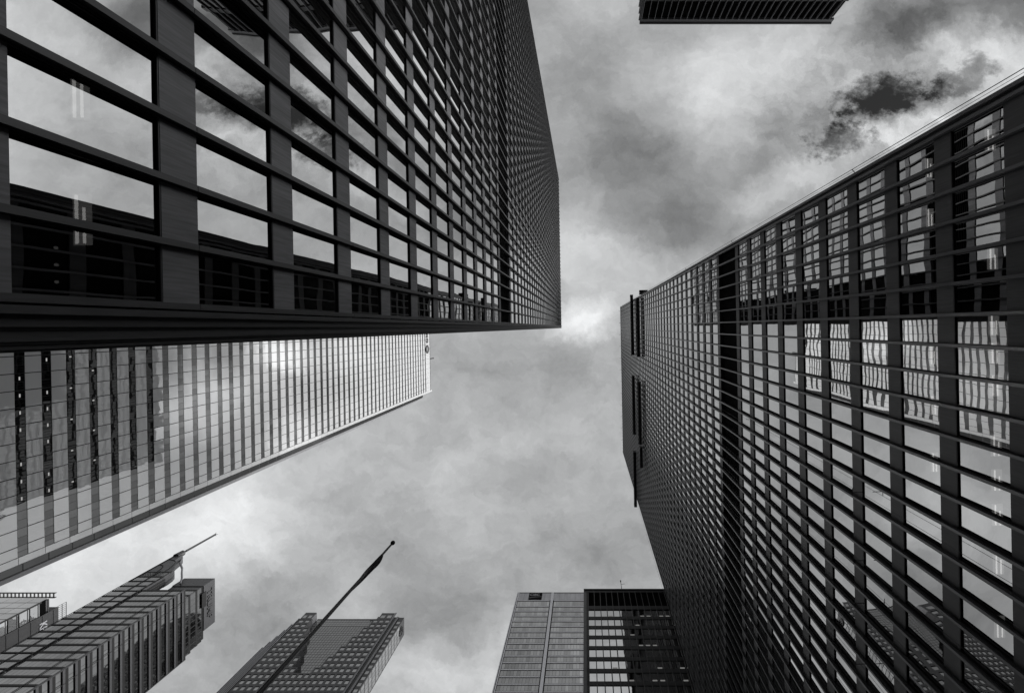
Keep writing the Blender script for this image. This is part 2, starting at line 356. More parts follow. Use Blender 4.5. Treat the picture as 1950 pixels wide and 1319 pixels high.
# ------------------------------------------------------------------ black steel and glass towers
def steel_tower(root, face, u0, fin0, nf, pitch, z0, floor, wh, nfl, mech, roofz, gl, span, fin_m, depth=.24, near=None,
                zlow=None, flange=.15, frame=None, splice=2):
    """one curtain-wall face: floor bands, projecting I mullions, windows"""
    a_lo, a_hi = u0
    # mullions
    for k in range(nf):
        a = fin0+k*pitch
        mb = MB(); zs = []; z = zlow; face_ = face
        zz = z0+wh+.75*(floor-wh); cuts = [zlow]; i = k % 1
        while zz < roofz:
            if zz > zlow+1: cuts.append(zz)
            zz += floor*splice
        cuts.append(roofz)
        for q0, q1 in zip(cuts, cuts[1:]):
            face.box(mb, a-flange/2, a+flange/2, q0+.008, q1-.008, depth-.03, depth)
        face.box(mb, a-.012, a+.012, zlow, roofz, 0.002, depth-.031)
        face.box(mb, a-flange*.42, a+flange*.42, zlow, roofz, -.1, .004)
        mb.build('mullion', fin_m, root)
    # floor bands
    rects = []
    lo = z0-floor
    for k in range(-2, nfl):
        b = z0+k*floor
        s0, s1 = b+wh, b+floor
        if k in mech or (k+1) in mech:
            if k in mech and (k+1) in mech: pass
        if s1 > roofz-.5: s1 = roofz
        if s0 > roofz: break
        if s1 > zlow:
            if not (k in mech and (k+1) in mech):
                mb = MB(); face.box(mb, a_lo, a_hi, max(s0, zlow), s1, -.6, 0.0); mb.build('floor_band', span, root)
        if k in mech:
            if (k-1) not in mech:
                k2 = k
                while (k2+1) in mech: k2 += 1
                mb = MB(); za, zb = b, z0+k2*floor+wh; z = za+.05
                while z < zb:
                    face.box(mb, a_lo, a_hi, z, z+.05, -.5, -.32); z += .3
                face.box(mb, a_lo, a_hi, za, zb, -.9, -.75)
                mb.build('louvre_band', M['louvre'], root)
            continue
        if b > zlow-2 and b+wh < roofz+.1:
            for j in range(nf-1):
                rects.append((fin0+j*pitch+flange*.42, fin0+(j+1)*pitch-flange*.42, b, b+wh))
    return rects

def body(root, x0, x1, y0, y1, z0, z1, name='core', m=None):
    mb = MB(); mb.box(x0, x1, y0, y1, z0, z1); return mb.build(name, m or M['void'], root)

# --- tower on the left, close to the camera, its wide face looking right (+x)
DL = -10.12; LR = 182.6
TL = thing('office_tower', 'near black steel and glass tower filling the upper left of the view', 'tower', -28, -32)
fL = Face('x', DL, 1)
body(TL, -46, DL-.62, -64.4, .2, 13.6, LR-.3)
body(TL, -46, -18.5, -64.4, .2, -EYE, 13.6)
NFL = 42; FINL0 = -2.226-1.524*41+1.524
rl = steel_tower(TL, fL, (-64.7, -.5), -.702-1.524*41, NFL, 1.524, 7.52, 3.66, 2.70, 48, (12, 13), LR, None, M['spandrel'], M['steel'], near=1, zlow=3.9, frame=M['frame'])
panes(fL, rl, -.085, M['glass_l'], TL, frame=M['frame'], near=(M['glass_ls'], 12.5), fw=.045)
# rooms behind the two lowest floors
mb = MB()
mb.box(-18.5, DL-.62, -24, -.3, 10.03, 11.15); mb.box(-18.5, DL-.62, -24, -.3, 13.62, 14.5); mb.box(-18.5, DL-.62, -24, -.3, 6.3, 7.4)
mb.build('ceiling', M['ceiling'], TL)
def ceiling_lamp(root, x0, x1, y, ln, z):
    b = MB(); b.box(x0, x1, y-ln/2, y+ln/2, z-.05, z-.004); l = b.build('ceiling_light', M['lamp_body'], root)
    w = x1-x0
    for t, e in ((.25, 0), (.7, .3)):
        c = MB(); c.box(x0+w*t-.03, x0+w*t+.03*(1-e), y-ln/2+.03+e, y+ln/2-.03, z-.075, z-.051); c.build('tube', M['lamp'], l)
for y in (-5.7, -2.75): ceiling_lamp(TL, -11.95, -11.55, y, 1.2, 10.02)
for y in (-2.1, -1.7, -1.3):
    b = MB(); b.tube((-12.4, y, 10.02), (-12.4, y, 9.98), .035, n=10); b.build('downlight', M['lamp_body'], TL)
# corner pier with its stepped channels
for (x, w, y0, y1, mm) in ((DL+.2, .7, -.58, -.43, 'steel'), (DL-.02, .5, -.43, -.2, 'spandrel_dark'), (DL-.12, .5, -.2, -.15, 'steel'), (DL-.2, .5, -.15, .07, 'spandrel_dark'),
                       (DL-.28, .5, .07, .12, 'steel'), (DL-.36, .5, .12, .22, 'spandrel_dark'), (DL-.44, .5, .22, .27, 'steel')):
    b = MB(); b.box(x-w, x, y0, y1, -EYE, LR); b.build('corner_pier', M[mm], TL)
b = MB(); b.box(-46.4, DL+.02, -64.8, .27, LR, LR+.35); b.build('roof', M['roof'], TL)
# narrow side faces
b = MB()
for k in range(23): b.box(-45.5+1.524*k-.07, -45.5+1.524*k+.07, .2, .26, 4, LR)
for k in range(-1, 47): b.box(-46, DL-1, .2, .215, 7.52+3.66*k+2.5, 7.52+3.66*k+3.66)
b.build('side_cladding', M['steel'], TL)
b = MB()
for k in range(1, 23): b.box(-45.5+1.524*k-.07, -45.5+1.524*k+.07, -64.8, -64.6, 4, LR)
b.build('side_cladding', M['steel'], TL)

# --- tower on the right, its wide face looking left (-x)
DR = 18.3; RR = 217.9
TR = thing('office_tower', 'tall black steel and glass tower on the right with work platforms near its roof', 'tower', 36, 27)
fR = Face('x', DR, -1)

body(TR, DR+.62, 54, -9.8, 64, 24.9, RR-.3)
body(TR, 20.6, 54, -11.05, -9.8, -EYE, RR-.3)
body(TR, DR+5.0, 54, -9.8, 64, -EYE, 24.9)
u_first = -1.783-1.524*5-.0
nfr = int((64.0-u_first)/1.524)+1
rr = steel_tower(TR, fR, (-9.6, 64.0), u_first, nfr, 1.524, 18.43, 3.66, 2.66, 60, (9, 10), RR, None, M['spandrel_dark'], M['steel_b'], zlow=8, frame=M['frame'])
panes(fR, rr, -.09, M['glass_r'], TR, frame=M['frame'], near=(M['glass_rs'], 24.5), fw=.045)
mb = MB()
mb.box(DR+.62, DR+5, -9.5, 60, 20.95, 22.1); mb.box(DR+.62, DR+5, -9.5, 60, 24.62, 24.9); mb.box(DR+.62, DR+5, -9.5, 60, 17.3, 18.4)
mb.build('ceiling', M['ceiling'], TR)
for y in (-8.8, -2.96, .27, 1.67, 3.26, 6.2, 7.9, 9.6, 12.0, 15.1): ceiling_lamp(TR, 19.85, 20.35, y, 1.05, 20.94)
for y in (-8.8, -5.9, 2.0, 4.9, 8.2): ceiling_lamp(TR, 19.85, 20.25, y, 1.1, 24.61)
for (x, y0, y1, mm) in ((DR-.24, -9.86, -9.7, 'steel_b'), (DR, -9.7, -9.58, 'steel'), (DR+.15, -10.0, -9.86, 'steel'), (DR+.4, -10.15, -10.0, 'steel_b'), (DR+.9, -10.42, -10.15, 'spandrel_dark'), (DR+1.4, -10.62, -10.42, 'steel_b'), (DR+1.8, -11.0, -10.62, 'spandrel_dark'), (DR+2.1, -11.12, -11.0, 'steel_b')):
    b = MB(); b.box(x, x+.6, y0, y1, -EYE, RR); b.build('corner_pier', M[mm], TR)
b = MB(); b.box(DR-.24, DR+.4, 64.0, 64.2, -EYE, RR); b.build('corner_pier', M['steel'], TR)
b = MB(); b.box(DR-.02, 54, -10.0, 64.2, RR, RR+.35); b.box(20.4, 54, -11.15, -10.0, RR, RR+.34)
b.build('roof', M['roof'], TR)
b = MB()
for y in range(-8, 64, 6): b.tube((DR+.2, y, RR+.3), (DR-.9, y+.3, RR+.5), .05)
b.build('roof_outrigger', M['cable'], TR)
b = MB()
for k in range(1, 23): b.box(DR+2.4+1.524*k-.07, DR+2.4+1.524*k+.07, -11.3, -11.0, 8, RR)
for k in range(-1, 54): b.box(20.7, 54, -11.09, -11.05, 18.437+3.66*k+2.5, 18.437+3.66*k+3.66)
b.build('side_cladding', M['steel'], TR)

# --- work platforms hung on the right tower
def platform(x0, x1, y0, y1, z, label, h=1.1):
    t = thing('work_platform', label, 'work platform', (x0+x1)/2, (y0+y1)/2, 'suspended work platforms on the right tower', z)
    b = MB(); b.box(x0, x1, y0, y1, z, z+.14); b.build('deck', M['platform'], t)
    b = MB(); L = y1-y0; n = max(2, int(max(L, x1-x0)/2.0))
    for (xa) in (x0, x1):
        for zz in (z+.55, z+h): b.box(xa-.03, xa+.03, y0, y1, zz-.03, zz+.03)
        for i in range(n+1):
            yy = y0+L*i/n; b.box(xa-.028, xa+.028, yy-.028, yy+.028, z+.14, z+h-.03)
    b.build('guard_rail', M['platform'], t)
    for yy in (y0+.3, y1-.3):
        b = MB(); b.box(x0+.05, x1-.05, yy-.3, yy+.3, z+.15, z+2.3); b.build('hoist', M['platform'], t)
    return t
platform(17.0, 17.98, -11.6, 10.7, 157, 'long dark platform high on the right tower, sticking out past its near corner')
platform(17.05, 17.98, 18.3, 40, 157, 'long dark platform high on the right tower, in the middle of three in a row')
platform(17.0, 17.98, 46.5, 66.8, 157, 'long dark platform sticking out past the far corner of the right tower')
platform(17.1, 17.98, -9.3, 10.2, 140, 'dark platform just below the uppermost near platform on the right tower')
platform(17.1, 17.98, 18.3, 39, 140, 'faint dark platform just below the middle one of the upper three')
platform(17.1, 17.98, 39.5, 46, 138, 'short dark platform below the gap between the middle and far upper platforms')
platform(18.4, 21.0, -11.9, -10.5, 141, 'small dark platform jutting out beside the near edge of the right tower roof')

# --- cables
def cable(x, y, z0, z1, label, r=.012, grp='cables hanging down the right tower'):
    b = MB(); b.tube((x, y, z0), (x, y, z1), r, n=5); o = b.build('hanging_cable', M['cable']); return tag(o, label, 'cable', grp)
t = thing('hanging_cable', 'outer of the two cables along the near upper edge of the right tower', 'cable', 18.1, -10.2, 'cables along the edge of the right tower', 8)
b = MB(); b.tube((18.1, -10.2, 8), (18.1, -10.2, 216), .02, n=6); b.build('cable', M['cable'], t)
b = MB()
for z in (28.5, 52, 76, 100, 130): b.tube((18.1, -10.2, z), (18.15, -9.8, z-.3), .025)
b.build('bracket', M['cable'], t)
b = MB(); b.tube((18.1, -10.03, 8), (18.1, -10.03, 216), .010, n=6)
tag(b.build('hanging_cable', M['cable']), 'thinner inner cable close against the near upper edge of the right tower', 'cable', 'cables along the edge of the right tower')
for i, (y, z1) in enumerate(((11.2, 140), (15.7, 157), (18.5, 157), (22.5, 157), (27.5, 157), (33.0, 157))):
    t = thing('hanging_cable', ['pair of thin cables down the right tower, the pair nearest the camera', 'second pair of thin cables down the right tower from the camera side',
        'third pair of thin cables down the right tower from the camera side', 'fourth pair of thin cables down the right tower from the camera side',
        'fifth pair of thin cables down the right tower from the camera side', 'farthest pair of thin cables hanging down the right tower'][i], 'cable', 17.55, y, 'cables hanging down the right tower', 8)
    for dy in (-.2, .2):
        b = MB(); b.tube((17.55, y+dy, 8), (17.55, y+dy, z1), .011, n=5); b.build('cable', M['cable'], t)
    zz = 28
    while zz < z1:
        b = MB(); b.tube((18.06, y, zz), (17.4, y, zz), .022, n=5); b.tube((17.4, y-.26, zz), (17.4, y+.26, zz), .02, n=5)
        b.build('stabiliser', M['cable'], t); zz += 22
b = MB(); b.tube((17.95, 64.9, 10), (17.95, 64.9, 200), .02, n=5)
t = tag(b.build('hanging_cable', M['cable']), 'cable running down outside the far corner of the right tower', 'cable')

# --- dark tower at the top edge of the view
TU, TZ = -68.5, 96.0
TT = thing('office_tower', 'black tower at the top edge whose roofline cuts into the sky', 'tower', 34, -88)
fT = Face('y', TU, 1)
body(TT, 12.7, 55.2, -108, TU-.65, -EYE, TZ-.2)
edge_m = paint('grey_mullion_edge', .24, .4, 0, .15)
for k in range(30):
    a = 12.6+1.434*k
    b = MB(); fT.box(b, a-.045, a+.045, -EYE, TZ-1.2, .16, .25); fT.box(b, a-.02, a+.02, -EYE, TZ-1.2, -.3, .158); b.build('mullion', edge_m, TT)
rects = []
for k in range(24):
    zt = TZ-6.5-3.66*k
    if zt < 3: break
    b = MB(); fT.box(b, 12.4, 55.4, zt-1.1, zt, -.6, 0); b.build('floor_band', M['spandrel_dark'], TT)
    for j in range(29): rects.append((12.6+1.434*j+.06, 12.6+1.434*(j+1)-.06, zt-3.66, zt-1.1))
b = MB(); z = TZ-6.4
while z < TZ-1.4: fT.box(b, 12.6, 55.2, z, z+.06, -.5, -.3); z += .3
b.build('louvre_band', M['louvre'], TT)
panes(fT, rects, -.2, glass('black_office_glass', .10, .004, .002, graze=.4), TT, limit=0)
fas = paint('grey_roof_fascia', .16, .5, 0, .15)
b = MB(); fT.box(b, 12.3, 55.5, TZ-1.25, TZ-.3, -.4, .04); b.build('fascia', fas, TT)
b = MB(); b.box(12.3, 55.5, -108, TU+.26, TZ-.3, TZ); b.build('roof', M['steel'], TT)
b = MB()
for k in range(24):
    y = TU-.5-1.52*k; b.box(12.05, 12.3, y-.09, y+.09, -EYE, TZ-.3)
b.box(12.3, 12.7, -108, TU, -EYE, TZ-.3)
b.build('side_cladding', fas, TT)

# ------------------------------------------------------------------ white slab tower at the left
DF = -100.7; FZ = 275.8; FU = 39.95
panel_m = glass('glossy_white_panel', .24, .006, .003, .02, .74, graze=.85)
strip_m = glass('grey_glass_strip', .12, .004, .0015, .0, .006, gvar=.25, graze=.42)
TF = thing('office_tower', 'white panelled tower with dark window stripes and round emblem at its roof', 'tower', -128, 6)
fF = Face('x', DF, 1)
body(TF, -150, DF-.5, -30, FU-1.2, -EYE, FZ-.2)
fh = 3.755; zk0 = 74.95
ys = [-12+3.05*k for k in range(18)]; ys = [y for y in ys if y < FU-1.3]+[FU-1.25]
k0 = -3; nfl = 54
joint = MB()
for k in range(k0, nfl):
    za = zk0+k*fh+.37*fh; zb = zk0+(k+1)*fh
    if k == nfl-1: zb = zk0+k*fh+.37*fh+.9
    if za > FZ-5: break
    b = MB()
    for y0, y1 in zip(ys, ys[1:]): fF.pane(b, y0+.08, y1-.08, za+.03, zb-.03, 0)
    b.build('panel_band', panel_m, TF)
mb = MB()
fF.box(mb, -12, FU-1.25, 60, FZ-.3, -.3, -.06); mb.build('joint_backing', M['frame'], TF)
rects = []
for k in range(k0, nfl):
    za = zk0+k*fh; zb = za+.37*fh
    if zb > FZ-5: break
    for y0, y1 in zip(ys, ys[1:]):
        rects.append((y0+.04, (y0+y1)/2-.03, za+.03, zb-.03)); rects.append(((y0+y1)/2+.03, y1-.04, za+.03, zb-.03))
rects = [r for r in rects if r[1] > 1.5 and r[0] > -8]
panes(fF, rects, -.05, strip_m, TF, limit=100)
# lit office lamps seen in a few rows
b = MB()
for k, dz in ((0, .6), (1, .7)):
    for j in range(3, 14):
        if (j*7+k*3) % 5 == 0: continue
        y = ys[0]+3.05*j+.6
        z = zk0+k*fh+dz
        b.box(DF-.049, DF-.045, y, y+.6, z, z+.2)
for k in (2, 3):
    for j in range(3, 14):
        y = ys[0]+3.05*j+.5; z = zk0+k*fh+.55
        if (j+k) % 2: b.box(DF-.049, DF-.045, y, y+.25, z, z+.35)
b.build('lit_ceiling_lamp', M['lamp_far'], TF)['kind'] = 'stuff'
# top parapet panels
ztop0 = zk0+53*fh
ztop0 = max(z for z in [zk0+k*fh+.37*fh for k in range(60)] if z < FZ-5)+.0
b = MB()
for y0, y1 in zip(ys, ys[1:]):
    for i in range(3):
        w = (y1-y0-.08)/3; fF.pane(b, y0+.04+w*i, y0+.04+w*(i+1)-.02, ztop0+.1, FZ-.9, .01)
b.build('parapet_panel', panel_m, TF)
b = MB(); fF.box(b, -12, FU-.9, FZ-.8, FZ-.1, -.3, .03); b.build('coping', M['gasket'], TF)
# pale corner strip, recessed dark window strip and outer return
b = MB()
z = 60
while z < FZ-1:
    fF.pane(b, FU-1.2, FU-.0, z+.03, z+fh-.03, 0); z += fh
b.build('corner_panel', panel_m, TF)
b = MB(); b.box(DF-3, DF-.02, FU-.25, FU-.02, 50, FZ); b.build('corner_return', M['gasket'], TF)
fF2 = Face('x', DF-2.6, 1)
b = MB(); z = 55
while z < 267: fF2.pane(b, FU-.5, FU+2.4, z+.1, z+fh-.1, 0); z += fh
b.build('recessed_window_strip', glass('dark_strip_glass', .08, .004, .002, 0, .006, graze=.25), TF)
b = MB(); b.box(-146, DF-2.5, FU+2.4, FU+2.6, -EYE, 268); b.box(-146, DF-2.62, FU-1.2, FU+2.4, -EYE, 268)
b.build('corner_block', M['frame'], TF)
b = MB(); b.box(DF-5.2, DF-4.9, FU+2.6, FU+4.4, -EYE, 267); b.build('outer_corner', paint('pale_stone_edge', .45, .5, 0, .1), TF)
# emblem and letters near the roof, most of them behind the near tower
dk = paint('dark_sign_letters', .035, .5)
def ring(face, a, z, r0, r1, d, parent, m, name, n=28, dep=.25):
    b = MB()
    for i in range(n):
        t0, t1 = 2*math.pi*i/n, 2*math.pi*(i+1)/n
        p = [(a+r*math.cos(t), z+r*math.sin(t)) for r, t in ((r0, t0), (r1, t0), (r1, t1), (r0, t1))]
        c = [face.pt(u, w, d+dep) for u, w in p]; e = [face.pt(u, w, d) for u, w in p]
        b.quad(*c); b.quad(e[1], c[1], c[2], e[2]); b.quad(c[0], e[0], e[3], c[3])
    return b.build(name, m, parent)
ez = 270.6
em = ring(fF, 12.2, ez, 1.55, 2.7, .05, TF, dk, 'round_emblem')
b = MB()
for da in (-.9, 0, .9): fF.box(b, 12.2+da-.14, 12.2+da+.14, ez-.9, ez+.9, .05, .25)
fF.box(b, 12.2-1.04, 12.2+1.04, ez-1.3, ez-1.02, .05, .25)
b.build('emblem_strokes', dk, em)
text_on(fF, 'BMO', 8.4, ez-1.5, 4.2, TF, dk, name='sign_letters', align='RIGHT')
mast = MB(); mast.tube((DF-2, 19.0, FZ-.3), (DF-2, 19.0, FZ+2.0), 1.1, .5, 8); mast.tube((DF-2, 19.0, FZ+2.0), (DF-2, 19.0, FZ+11.5), .42, .42, 8)
mast.box(DF-3.2, DF-.8, 16.8, 21.0, FZ-.1, FZ+.6)
mast.build('roof_mast', M['steel'], TF)
b = MB(); b.box(-150, DF-.4, -30, FU-1.2, FZ-.2, FZ); b.build('roof', M['roof'], TF)

# ------------------------------------------------------------------ steel clad tower, bottom centre, and the black block beside it
CU, CZ = 149.0, 239.0
TC = thing('office_tower', 'pale grey steel clad tower at the bottom with a dark square name sign', 'tower', -8, 170)
fC = Face('y', CU, -1)
body(TC, -37.7, 24, CU+.5, 185, -EYE, CZ-.2)
stainless = paint('brushed_stainless_band', .62, .35, .55, .12, (1, 1, 6), 1.0)
stain_dim = paint('stainless_parapet', .42, .38, .5, .2, (.5, 1, .1), 1.4)
cglass = glass('grey_office_glass', .40, .004, .002, .05, .03, gvar=.25)
bays = ((-36.6, -19.2), (-16.9, .5), (2.8, 20.2))
b = MB(); fC.box(b, -37.9, 24, CZ-6.6, CZ-.4, -.45, 0); b.build('parapet', stain_dim, TC)
b = MB(); fC.box(b, -37.9, 24, CZ-.4, CZ, -.5, .12); b.build('coping', M['gasket'], TC)
rects = []; zf = CZ-6.8; lv = []
k = 0
while zf > 150:
    lv.append(zf); zf -= (3.8 if k else 4.9); k += 1
for (a0, a1) in bays:
    for z in lv:
        b = MB(); fC.box(b, a0-.02, a1+.02, z-.55, z-.05, -.3, .10); b.build('floor_band', stainless, TC)
for (a0, a1) in bays:
    n = 12; w = (a1-a0)/n
    for z, zn in zip(lv, lv[1:]):
        for j in range(n):
            rects.append((a0+w*j+.04, a0+w*(j+1)-.04, zn+.35, z-.6))
panes(fC, rects, -.1, cglass, TC, limit=100)
b = MB()
for (a0, a1) in bays: fC.box(b, a0, a1, 140, CZ-6.6, -.3, -.2)
b.build('glazing_backing', M['gasket'], TC)
b = MB()
for (a0, a1) in bays:
    for z in lv[1:]: fC.box(b, a0, a1, z-.05, z+.33, -.2, -.02)
b.build('sill_band', paint('dull_steel_sill', .22, .4, .4, .2, (2, 1, 1), 1), TC)
for a in (-37.3, -18.05, 1.65):
    for da in ((-.55, -.15), (.15, .55)):
        b = MB(); fC.box(b, a+da[0]-(.15 if a > -30 else 0), a+da[1]+(.15 if a > -30 else 0), 120, CZ-.45, 0.003, .5); b.build('column', stainless, TC)
b = MB()
for (a0, a1) in bays:
    for j in range(1, 6): fC.box(b, a0+j*2.9-.03, a0+j*2.9+.03, CZ-6.5, CZ-.5, .003, .03)
b.build('parapet_joint', M['gasket'], TC)
sg = MB(); fC.box(sg, -31.0, -23.8, CZ-6.2, CZ-.9, .05, .3); sg = sg.build('sign', paint('matt_black_sign', .01, .9, spec=.05), TC)
gy = paint('grey_sign_letters', .3, .6); gy2 = paint('dark_grey_swoosh', .045, .5)
text_on(fC, 'CIBC', -30.5, CZ-3.3, 2.6, sg, gy, d=.3, depth=.03, name='letters', font_scale_x=.93)
b = MB(); P = [fC.pt(a, z, .32) for a, z in ((-30.7, CZ-5.5), (-29, CZ-5.0), (-24.0, CZ-4.2), (-24.0, CZ-3.8), (-27.5, CZ-3.9), (-30.7, CZ-4.6))]
i = len(b.v); b.v += P; b.f.append(tuple(range(6))); b.uv.append(((0, 0),)*6); b.rnd.append((.5, .5)); b.build('swoosh', gy2, sg)

KF = 66.0/81.0
KU, KZ = 66.0, 131.0*KF
TK = thing('office_tower', 'lower black tower at the bottom beside the pale one, bright windows at its left', 'tower', 14, 80)
fK = Face('y', KU, -1)
body(TK, .3, 28, KU+.6, 96, -EYE, KZ-.2)
pk = 1.45
fins = [.82+pk*k for k in range(19)]
for a in fins:
    b = MB(); fK.box(b, a-.08, a+.08, 20, KZ-.6, 0.002, .2); b.build('mullion', M['steel'], TK)
b = MB(); z = KZ-5.9
while z < KZ-.9: fK.box(b, .4, 27.5, z, z+.05, -.4, -.2); z += .25
b.build('louvre_band', M['louvre'], TK)
b = MB(); fK.box(b, -.3, 28, KZ-.8, KZ, -.6, .03); b.build('fascia', M['steel'], TK)
b = MB(); fK.box(b, -.3, 28, KZ, KZ+.3, -.6, .25); b.build('coping', fas, TK)
b = MB(); fK.box(b, .4, 28, KZ-7.15, KZ-5.9, -.6, 0); b.build('floor_band', M['spandrel_dark'], TK)
rects = []
tops = [t*KF for t in (121.7, 118.05, 114.4, 110.7, 107.1, 103.5, 99.9, 96.2, 92.6, 89, 85.3)]
for i, z in enumerate(tops):
    b = MB(); fK.box(b, .4, 28, z-2.98, z-2.04, -.6, 0); b.build('floor_band', M['spandrel_dark'], TK)
    for j in range(18): rects.append((fins[j]+.08, fins[j+1]-.08, z-2.04, z))
panes(fK, rects, -.1, M['glass_k'], TK, limit=100)
b = MB(); b.box(-.3, .35, KU-.05, KU+.5, -EYE, KZ-.8); b.build('corner_pier', M['steel_b'], TK)
b = MB(); b.box(.35, .68, KU-.0, KU+.5, -EYE, KZ-.8); b.build('corner_pier', M['frame'], TK)
b = MB()
random.seed(3)
for i, z in enumerate(tops[:7]):
    for j in range(3, 14):
        if random.random() < .3: fK.box(b, fins[j]+.25, fins[j+1]-.3, z-1.92, z-1.92+.32, -.098, -.092)
b.build('lit_ceiling_lamp', emit('dim_office_light', .16), TK)['kind'] = 'stuff'
b = MB(); b.tube((9.5, KU+1.6, KZ), (9.5, KU+1.6, KZ+6.5), .11, .07); b.tube((9.5, KU+1.6, KZ+5.2), (10.5, KU+1.6, KZ+5.4), .04); b.tube((9.5, KU+1.6, KZ+6.3), (9.5, KU+1.6, KZ+6.8), .16, .16)
b.build('roof_mast', M['steel'], TK)

# ------------------------------------------------------------------ red granite tower with stepped corners (bottom, left of centre)
SU = 188.0; SZ = 275.0
TS = thing('office_tower', 'dark stone tower with small square windows and sawtooth stepped left edge behind the flagpole', 'tower', -150, 215)
granite = paint('dark_granite', .062, .45, 0, .18, (1, 1, 1), .5)
granite_l = paint('grey_granite_edge', .20, .4, 0, .15)
sglass = glass('dull_office_glass', .30, .003, .001, .08, .02, gvar=.14)
pale_trim = paint('pale_metal_trim', .6, .35, .3, .1)
fS = Face('y', SU, -1)
FHs = 3.9
def ux(x, z): return (x-CX)*z/FPX          # photo column to metres at height z (front wall coordinates)
VL, VR0, VR = -183.8, -136.2, -124.7
rowz = [SZ-.7-FHs*(i) for i in range(20)]
body(TS, -183, -124, SU+6, SU+11.2, -EYE, SZ+6.0)
# the wall widens downwards in steps on either side of the recessed glass
wall = MB(); rects = []; gl_rects = []
pitchS = 3.6
steps = []
for i, zt in enumerate(rowz):
    zb = zt-FHs
    # right limit of the left wall / left limit of the right wall, stepping two storeys at a time
    st = i//2
    la = -175.8+st*3.4
    ra = -136.2-st*2.6
    if i >= 11: la = ra = -152
    steps.append((la, ra))
    for (a0, a1, side) in ((VL, la, 0), (ra, VR, 1)):
        n = max(1, round((a1-a0)/pitchS)); w = (a1-a0)/n
        # piers and spandrels round the punched windows
        for j in range(n):
            x0 = a0+w*j
            fS.box(wall, x0, x0+.62, zb, zt, -.5, 0); fS.box(wall, x0+w-.62, x0+w, zb, zt, -.5, 0)
            fS.box(wall, x0+.62, x0+w-.62, zt-.75, zt, -.5, 0); fS.box(wall, x0+.62, x0+w-.62, zb, zb+.75, -.5, 0)
            rects.append((x0+.62, x0+w-.62, zb+.75, zt-.75))
        if side == 0 and la < ra:
            fS.box(wall, a1-.5, a1-.003, zb, zt, -5.0, -.503)
    if la < ra:
        a = la-.2
        while a+1.7 < ra:
            gl_rects.append((a, a+1.58, zb+.15, zb+1.85)); gl_rects.append((a, a+1.58, zb+2.05, zt-.1)); a += 1.8
wall.build('stone_wall', granite, TS)
panes(fS, rects, -.25, sglass, TS, limit=100)
fS3 = Face('y', SU+5.0, -1)
b = MB(); fS3.box(b, -176, -136, 200, SZ+6.0, -.8, -.1); b.build('recess_frame', M['spandrel_dark'], TS)
b = MB(); b.box(-176.8, -133.5, SU+4.95, SU+6, SZ+5.6, SZ+6.5); b.build('recess_coping', granite, TS)
# upper left and upper right blocks that rise above the recess
b = MB(); b.box(-183.8, -176.9, SU-.02, SU+11, SZ-.65, SZ+5.4); b.build('roof_block', granite, TS)
b = MB(); b.box(-176.89, -176.7, SU+.2, SU+4.9, SZ-.6, SZ+5.4); b.build('roof_block_return', granite_l, TS)
b = MB(); b.box(-133.4, -125.1, SU-.02, SU+10, SZ-.65, SZ+4.9); b.build('roof_block', granite, TS)
top_r = []
for (a0, a1) in ((-183.8, -176.9), (-133.4, -125.1)):
    for j in range(2):
        w = (a1-a0)/2; top_r.append((a0+w*j+.8, a0+w*(j+1)-.7, SZ+.2, SZ+2.6))
panes(fS, top_r, .03, sglass, TS, limit=10)
# sawtooth left edge: each tooth steps back and is one storey group lower
for i, (rt, yt) in enumerate(((.982, 1177), (.9876, 1188), (.993, 1199), (.998, 1210), (1.003, 1221), (1.008, 1232))):
    y0 = SU+1.6*(i+1); x1 = -rt*y0; z1 = FPX*y0/(yt-CY)
    b = MB(); b.box(x1, x1+2.6, y0, y0+8, -EYE, z1); b.build('stepped_corner', M['frame'], TS)
    b = MB(); b.box(x1-.05, x1+.25, y0-.35, y0-.003, -EYE, z1); b.build('corner_trim', pale_trim, TS)
# rows of the recessed glass above the front parapet line
for zz in (SZ-.4, SZ+1.5, SZ+3.5):
    a = -176.4
    while a+1.7 < -134.4: gl_rects.append((a, a+1.7, zz+.08, zz+1.85)); a += 1.8
panes(fS3, gl_rects, 0, glass('recessed_curtain_glass', .19, .002, .001, .1, .02, gvar=.08), TS, name='curtain_pane', limit=90)
# grooves and side block at the right, glossy side wall with the emblem
for x in (-124.6, -121.8):
    b = MB(); b.box(x, x+.95, SU-.35, SU-.003, 150, SZ+(4.8 if x < -123 else 1)); b.build('pilaster', granite_l, TS)
for x in (-123.65, -120.85):
    b = MB(); b.box(x, x+(1.85 if x < -123 else .5), SU+.05, SU+.6, 150, SZ+1); b.build('groove', M['frame'], TS)
XS = -117.3
b = MB(); b.box(-120.3, XS, SU+.3, SU+11.4, -EYE, SZ+1.0); b.box(-124.6, -120.3, SU+.65, SU+11, -EYE, SZ+.9); b.build('side_block', granite, TS)
fS2 = Face('x', XS, 1)
rects = []
for k in range(22):
    z = SZ-9.8-FHs*k
    for j in range(4): rects.append((SU+1.0+2.45*j, SU+1.0+2.45*j+2.2, z+.5, z+3.6))
panes(fS2, rects, .02, glass('bright_side_glass', .62, .012, .004, .06, .02, gvar=.3), TS, name='side_window', limit=88)
rects = []
fSb = Face('y', SU+.3, -1)
for k in range(20): rects.append((-119.9, -118.0, SZ-3-FHs*k-1.9, SZ-3-FHs*k)); 
panes(fSb, rects, .02, sglass, TS, limit=20)
em2 = ring(fS2, SU+5.6, SZ-4.0, 2.3, 2.75, .05, TS, M['frame'], 'round_emblem')
text_on(fS2, 'S', SU+3.9, SZ-5.8, 5.2, TS, M['frame'], name='sign_letter')
